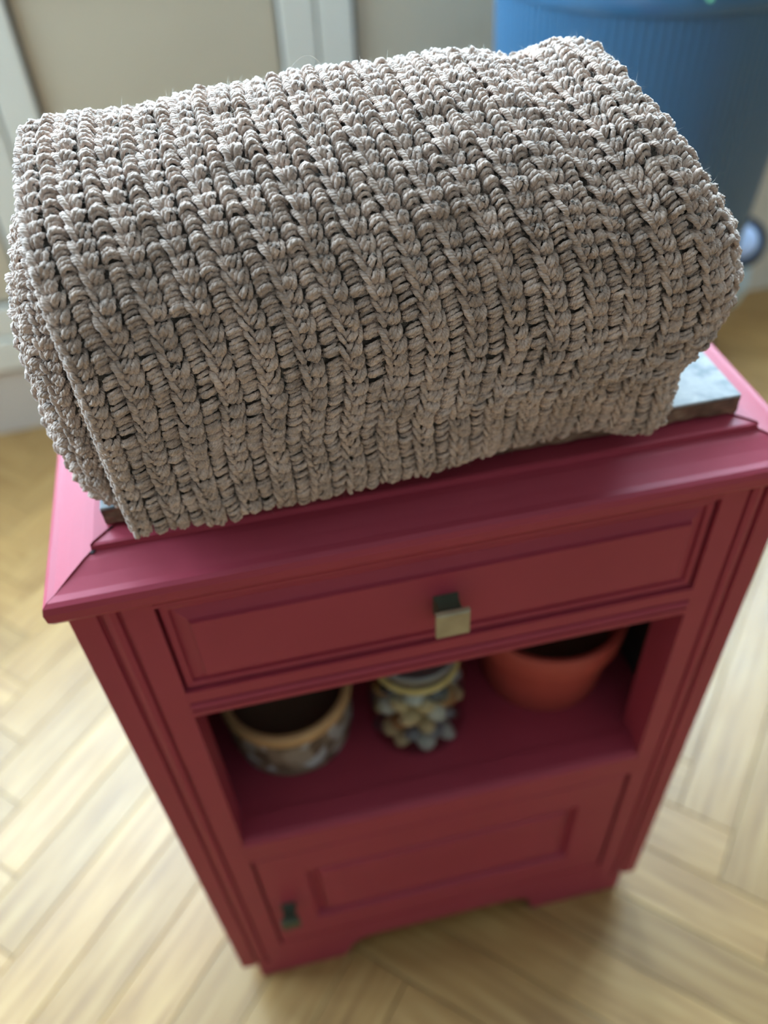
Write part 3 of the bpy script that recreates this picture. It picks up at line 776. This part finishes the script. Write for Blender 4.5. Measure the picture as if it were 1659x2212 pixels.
def tubes_mesh(name, P, R, sides, mat, parent, vscale=300.0):
    """P (S,K,3) centre lines, R (S,K) radii -> one mesh with UVs"""
    S, K, _ = P.shape
    T_ = np.gradient(P, axis=1)
    T_ /= np.linalg.norm(T_, axis=2, keepdims=True) + 1e-12
    ref = np.broadcast_to(np.array([0.31, 0.87, 0.38]), T_.shape)
    A = np.cross(T_, ref); A /= np.linalg.norm(A, axis=2, keepdims=True) + 1e-12
    B = np.cross(T_, A)
    ang = np.arange(sides) * 2 * math.pi / sides
    ln0 = np.concatenate([np.zeros((S, 1)), np.cumsum(np.linalg.norm(np.diff(P, axis=1), axis=2), axis=1)], 1)
    tws = 1 + 0.20 * np.cos(3 * (ang[None, None] - ln0[:, :, None] * 520 - rng.uniform(0, 6, (S, 1, 1))))
    V = P[:, :, None] + (R[:, :, None] * tws)[..., None] * (np.cos(ang)[None, None, :, None] * A[:, :, None] + np.sin(ang)[None, None, :, None] * B[:, :, None])
    V = V.reshape(-1, 3) - BO
    s, k, a = np.meshgrid(np.arange(S), np.arange(K - 1), np.arange(sides), indexing='ij')
    a2 = (a + 1) % sides
    base = s * K * sides
    q = np.stack([base + k * sides + a, base + k * sides + a2, base + (k + 1) * sides + a2, base + (k + 1) * sides + a], -1).reshape(-1, 4)
    ln = np.concatenate([np.zeros((S, 1)), np.cumsum(np.linalg.norm(np.diff(P, axis=1), axis=2), axis=1)], 1) * vscale
    sh = rng.uniform(0, 1, (S, 1))
    ln = ln + sh
    u0 = a / sides; u1 = (a + 1) / sides
    v0 = ln[s, k]; v1 = ln[s, k + 1]
    uv = np.stack([np.stack([u0, v0], -1), np.stack([u1, v0], -1), np.stack([u1, v1], -1), np.stack([u0, v1], -1)], -2).reshape(-1, 2)
    me = bpy.data.meshes.new(name)
    me.vertices.add(len(V)); me.vertices.foreach_set('co', V.astype(np.float32).ravel())
    me.loops.add(q.size); me.loops.foreach_set('vertex_index', q.astype(np.int32).ravel())
    me.polygons.add(len(q))
    me.polygons.foreach_set('loop_start', (np.arange(len(q)) * 4).astype(np.int32))
    me.polygons.foreach_set('loop_total', np.full(len(q), 4, np.int32))
    me.update(calc_edges=True)
    uvl = me.uv_layers.new(name='UVMap')
    uvl.data.foreach_set('uv', uv.astype(np.float32).ravel())
    me.shade_smooth()
    me.materials.append(MAT[mat])
    o = bpy.data.objects.new(name, me); col.objects.link(o); o.parent = parent
    return o

# one crochet cell: strands as control points (across a, along b, height mm), radius mm
mm = 0.001
STRANDS = [
    ([(0.070, 0.34, -0.9), (0.110, 0.58, 1.8), (0.165, 0.80, 2.3), (0.23, 0.92, 0.0)], 1.05),
    ([(0.080, 0.10, -0.9), (0.150, 0.36, 2.8), (0.230, 0.64, 3.6), (0.310, 0.90, 0.8)], 1.15),
    ([(0.15, -0.04, -0.9), (0.230, 0.22, 2.9), (0.315, 0.52, 3.7), (0.390, 0.86, 1.0)], 1.15),
    ([(0.25, -0.10, -1.0), (0.325, 0.08, 2.3), (0.390, 0.40, 3.1), (0.430, 0.74, 1.8), (0.440, 0.98, -0.6)], 1.10),
    ([(0.525, 0.44, -0.7), (0.58, 0.68, 2.2), (0.67, 0.84, 2.9), (0.77, 0.90, 2.0), (0.87, 0.78, -0.6)], 1.05),
    ([(0.510, 0.20, -0.6), (0.575, 0.42, 3.1), (0.685, 0.58, 3.9), (0.80, 0.60, 2.9), (0.915, 0.44, -0.4)], 1.20),
    ([(0.530, -0.06, -1.0), (0.59, 0.13, 2.4), (0.68, 0.27, 3.0), (0.78, 0.29, 1.9), (0.87, 0.16, -1.0)], 1.12),
    ([(-0.070, 0.98, -0.4), (-0.050, 0.76, 2.2), (-0.005, 0.42, 3.3), (0.040, 0.08, 2.6), (0.058, -0.18, -0.4)], 1.25),
    ([(0.00, 1.06, -0.6), (0.042, 0.88, 1.8), (0.072, 0.58, 2.2), (0.078, 0.28, 1.0), (0.055, 0.06, -0.8)], 1.00),
    ([(0.48, 0.00, -1.4), (0.60, -0.04, -0.5), (0.76, -0.04, -0.3), (0.95, 0.02, -1.3)], 1.05),
    ([(0.05, 0.06, -1.4), (0.18, -0.06, -0.6), (0.34, -0.06, -0.5), (0.49, 0.02, -1.3)], 1.05),
]
KSEG = 8
def strand_template(pts):
    c = catmull(pts, 12)
    return resample(c, KSEG)[0]
TPL = [(strand_template([(a * 22.5, b * 8.8, c) for a, b, c in p]), r) for p, r in STRANDS]

def crochet(G, Nn, u_edges, v_cells, nb, name, sides_fn, parent, u_total_m, scale=1.0):
    """rows along v; u_edges: start of each rib in grid-u units, v_cells: number of stitches over grid v range"""
    nu, nv = G.shape[:2]
    objs = []
    for ri in range(len(u_edges) - 1):
        ua, ub = u_edges[ri], u_edges[ri + 1]
        for part_i, (va, vb, lod) in enumerate(sides_fn):
            ks = np.arange(int(va * v_cells), int(vb * v_cells))
            Pl, Rl = [], []
            phase = rng.uniform(-0.3, 0.3)
            jit = rng.normal(0, 1, (len(ks), 6))
            for tpl, rad in TPL:
                tp_ = tpl if lod == 0 else tpl[[0, 2, 4, 5, 7]]
                sj = rng.normal(0, 1, (len(ks), 4))
                a = tp_[None, :, 0] / 22.5 + 0.016 * sj[:, 0:1]
                b = (tp_[None, :, 1] / 8.8 - 0.5) * (1 + 0.08 * sj[:, 2:3]) + 0.5 + 0.028 * sj[:, 1:2] + 0.05 * jit[:, 0:1]
                wob = 0.012 * np.sin(ks[:, None] * 0.9 + ri)
                fu = (ua + (ub - ua) * (a + wob + 0.014 * jit[:, 1:2]))
                fv = (ks[:, None] + phase + b) / v_cells * (nv - 1)
                h = tp_[None, :, 2] * mm * scale * (1 + 0.14 * sj[:, 3:4] + 0.12 * jit[:, 2:3]) + 0.0005 * jit[:, 3:4]
                p = bil(G, fu, fv) + bil(Nn, fu, fv) * h[..., None]
                prof_r = np.array([0.72, 0.95, 1.05, 1.08, 1.08, 1.05, 0.95, 0.72]) if lod == 0 else np.array([0.75, 1.05, 1.08, 1.05, 0.75])
                rr = rad * 1.04 * mm * scale * prof_r[None] * (1 + 0.10 * sj[:, 2:3])
                Pl.append(p); Rl.append(rr)
            P = np.concatenate(Pl); R = np.concatenate(Rl)
            if part_i == 0:
                acc = []
            acc.append((P, R, lod))
        P = np.concatenate([x[0] for x in acc if x[2] == 0]); R = np.concatenate([x[1] for x in acc if x[2] == 0])
        o = tubes_mesh(name, P, R, 9, 'yarn', parent)
        objs.append(o)
        lo = [x for x in acc if x[2] == 1]
        if lo:
            o2 = tubes_mesh('back_stitches', np.concatenate([x[0] for x in lo]), np.concatenate([x[1] for x in lo]), 6, 'yarn', parent)
            o2['kind'] = 'stuff'
    return objs

ug = np.linspace(0, 1, NU)
G = sheet(ug)
Nn = grid_normals(G)
if (Nn[NU // 3, NV // 4] @ np.array([0, -1, 0.2])) < 0:
    Nn = -Nn
NRIB = 17
VCELLS = int(round(PLEN / 0.0078))
edges = np.linspace(0, 1, NRIB + 1) * (NU - 1)
crochet(G, Nn, edges, VCELLS, None, 'crochet_row', [(0.03, 0.66, 0), (0.66, 0.97, 1)], blanket, 0.38)

# rope along the open left edge of the outer layer
vv = np.linspace(0.03, 0.7, 420)
ePos = bil(G, np.zeros_like(vv) + 0.5, vv * (NV - 1)) + np.array([-0.0015, 0, 0])
eN = bil(Nn, np.zeros_like(vv) + 0.5, vv * (NV - 1))
tw = np.arange(len(vv)) * 0.55
twl = []
for ph in (0, math.pi):
    twl.append(ePos + eN * (0.0004 + 0.0011 * np.sin(tw + ph))[:, None] + np.array([1, 0, 0]) * (0.0011 * np.cos(tw + ph))[:, None])
tubes_mesh('edge_cord', np.stack(twl), np.full((2, len(vv)), 0.00135), 8, 'yarn', blanket)

# inner folded layer that peeks out at the left end
def inner_sheet(u):
    y, z, xl, xr = prof.T
    U = u[:, None]
    r = 0.020
    th = (1 - np.clip(U, 0, 0.55) / 0.55) * math.radians(86)
    flat = np.clip((U - 0.55) / 0.45, 0, 1)
    bulge = np.interp(z, [0.745, 0.77, 0.80, 0.86, 0.92, 0.945], [-0.205, -0.209, -0.210, -0.208, -0.204, -0.200])[None]
    X = bulge + r * (1 - np.sin(th)) + 0.032 * flat
    ins = 0.0135 + r * (1 - np.cos(th)) * 0.95
    Y = y[None] - n2[None, :, 0] * ins
    Z = np.maximum(z[None] - n2[None, :, 1] * ins - 0.010 * np.clip((z - 0.80) / 0.14, 0, 1)[None], MZ1 + 0.0035)
    lower = np.clip((0.80 - z) / 0.05, 0, 1)[None]
    Y = Y + 0.007 * lower
    return np.stack([X, Y, Z], -1)
G2 = inner_sheet(np.linspace(0, 1, 120))
N2 = grid_normals(G2)
if (N2[100, NV // 4] @ np.array([0, -1, 0.2])) < 0:
    N2 = -N2
crochet(G2, N2, np.linspace(0, 1, 4) * 119, VCELLS, None, 'inner_crochet_row', [(0.02, 0.55, 0), (0.55, 0.95, 1)], blanket, 0.06)

# the layers seen end-on at both ends of the bundle, wound towards the middle
def end_sheet(ring, out):
    t = np.linspace(0.0, 0.93, 60)[:, None]
    med = np.stack([ring[:, 0], np.full(len(ring), 0.095), np.clip(ring[:, 2], 0.800, 0.875)], 1)
    g = ring[None] * (1 - t[..., None]) + med[None] * t[..., None]
    g[..., 0] += out * (0.0045 * np.abs(np.sin(t * math.pi * 3.2)) - 0.012 * t ** 1.5)
    return g
def end_layers(ring, out):
    g = end_sheet(ring, out)
    nn = grid_normals(g)
    if nn[20, NV // 4, 0] * out < 0:
        nn = -nn
    crochet(g, nn, np.linspace(0, 1, 4) * 59, int(VCELLS * 0.62), None, 'end_layer', [(0.03, 0.97, 0)], blanket, 0.06, 1.15)
    return g, nn
GL, NL = end_layers(G2[0], -1.0)
GR, NR = end_layers(G[-1], 1.0)

# solid body of the folded layers just under the stitches
def solid(Gs, name, mat):
    nu, nv = Gs.shape[:2]
    V = Gs.reshape(-1, 3) - BO
    i, j = np.meshgrid(np.arange(nu - 1), np.arange(nv - 1), indexing='ij')
    q = np.stack([i * nv + j, (i + 1) * nv + j, (i + 1) * nv + j + 1, i * nv + j + 1], -1).reshape(-1, 4)
    V = V.tolist(); F = q.tolist()
    # close the seam underneath and both ends
    for a_ in range(nu - 1):
        F.append([a_ * nv, a_ * nv + nv - 1, (a_ + 1) * nv + nv - 1, (a_ + 1) * nv])
    for row in (0, nu - 1):
        cidx = len(V)
        cpt = Gs[row].mean(0) - BO
        V.append(cpt.tolist())
        for b_ in range(nv):
            b2 = (b_ + 1) % nv
            F.append([row * nv + b_, row * nv + b2, cidx])
    mb = MB(); mb.v = [tuple(v) for v in V]; mb.f = [tuple(f) for f in F]
    return mb.build(name, mat, blanket, True)
def thin(Gx, Nx, d, su, sv):
    g = (Gx - Nx * d)
    iu = np.unique(np.linspace(0, Gx.shape[0] - 1, su).astype(int)); iv = np.unique(np.linspace(0, Gx.shape[1] - 1, sv).astype(int))
    g = g[iu][:, iv].copy()
    g[..., 2] = np.maximum(g[..., 2], np.where(g[..., 1] > MY0 - 0.008, MZ1 + 0.0006, MZ1 - 0.004))
    return g
solid(thin(G, Nn, 0.0016, 60, 120), 'folded_layers', 'yarn_gap_shade')
solid(thin(G2, N2, 0.0006, 24, 110), 'inner_fold', 'yarn_gap_shade')

# loose wool fibres standing off the yarn
def fuzz(count):
    fu = rng.uniform(0, NU - 1, count); fv = rng.uniform(0.05, 0.66, count) * (NV - 1)
    p = bil(G, fu, fv); nn = bil(Nn, fu, fv)
    p = p + nn * rng.uniform(0.0015, 0.0030, count)[:, None]
    d1 = nn * 0.7 + rng.normal(0, 0.8, (count, 3)); d1 /= np.linalg.norm(d1, axis=1, keepdims=True)
    d2 = d1 + rng.normal(0, 0.6, (count, 3)); d2 /= np.linalg.norm(d2, axis=1, keepdims=True)
    ln = (rng.gamma(3.0, 0.0009, count))[:, None]
    side = np.cross(d1, rng.normal(0, 1, (count, 3))); side /= np.linalg.norm(side, axis=1, keepdims=True)
    w = 0.000035
    P = [p - side * w, p + side * w, p + d1 * ln * 0.5 + side * w, p + d1 * ln * 0.5 - side * w, p + (d1 + d2) * ln * 0.5]
    V = np.stack(P, 1).reshape(-1, 3) - BO
    o = np.arange(count)[:, None] * 5
    V = V.tolist()
    F = (o + np.array([[0, 1, 2, 3]])).tolist() + (o + np.array([[3, 2, 4]])).tolist()
    me = bpy.data.meshes.new('wool_fuzz'); me.from_pydata(V, [], F); me.materials.append(MAT['fuzz'])
    ob = bpy.data.objects.new('wool_fuzz', me); col.objects.link(ob); ob.parent = blanket
    ob['kind'] = 'stuff'
fuzz(55000)

# a few stray hairs lying on the wool
def stray(pts, r=0.00009):
    c = resample(catmull(pts, 16), 40)[0]
    fu = c[:, 0] * (NU - 1); fv = c[:, 1] * (NV - 1)
    p = bil(G, fu, fv) + bil(Nn, fu, fv) * c[:, 2:3] * mm
    tubes_mesh('stray_hair', p[None], np.full((1, 40), r), 5, 'fuzz', blanket)
stray([(0.42, 0.62, 3), (0.43, 0.60, 7), (0.455, 0.585, 10), (0.475, 0.60, 6), (0.48, 0.62, 3)])
stray([(0.43, 0.40, 5), (0.405, 0.385, 6.5), (0.40, 0.37, 5), (0.425, 0.345, 4.5)])
stray([(0.48, 0.345, 4.5), (0.475, 0.32, 5), (0.485, 0.295, 5), (0.515, 0.27, 4)])
stray([(0.86, 0.40, 4), (0.855, 0.38, 6), (0.86, 0.36, 4.5)])
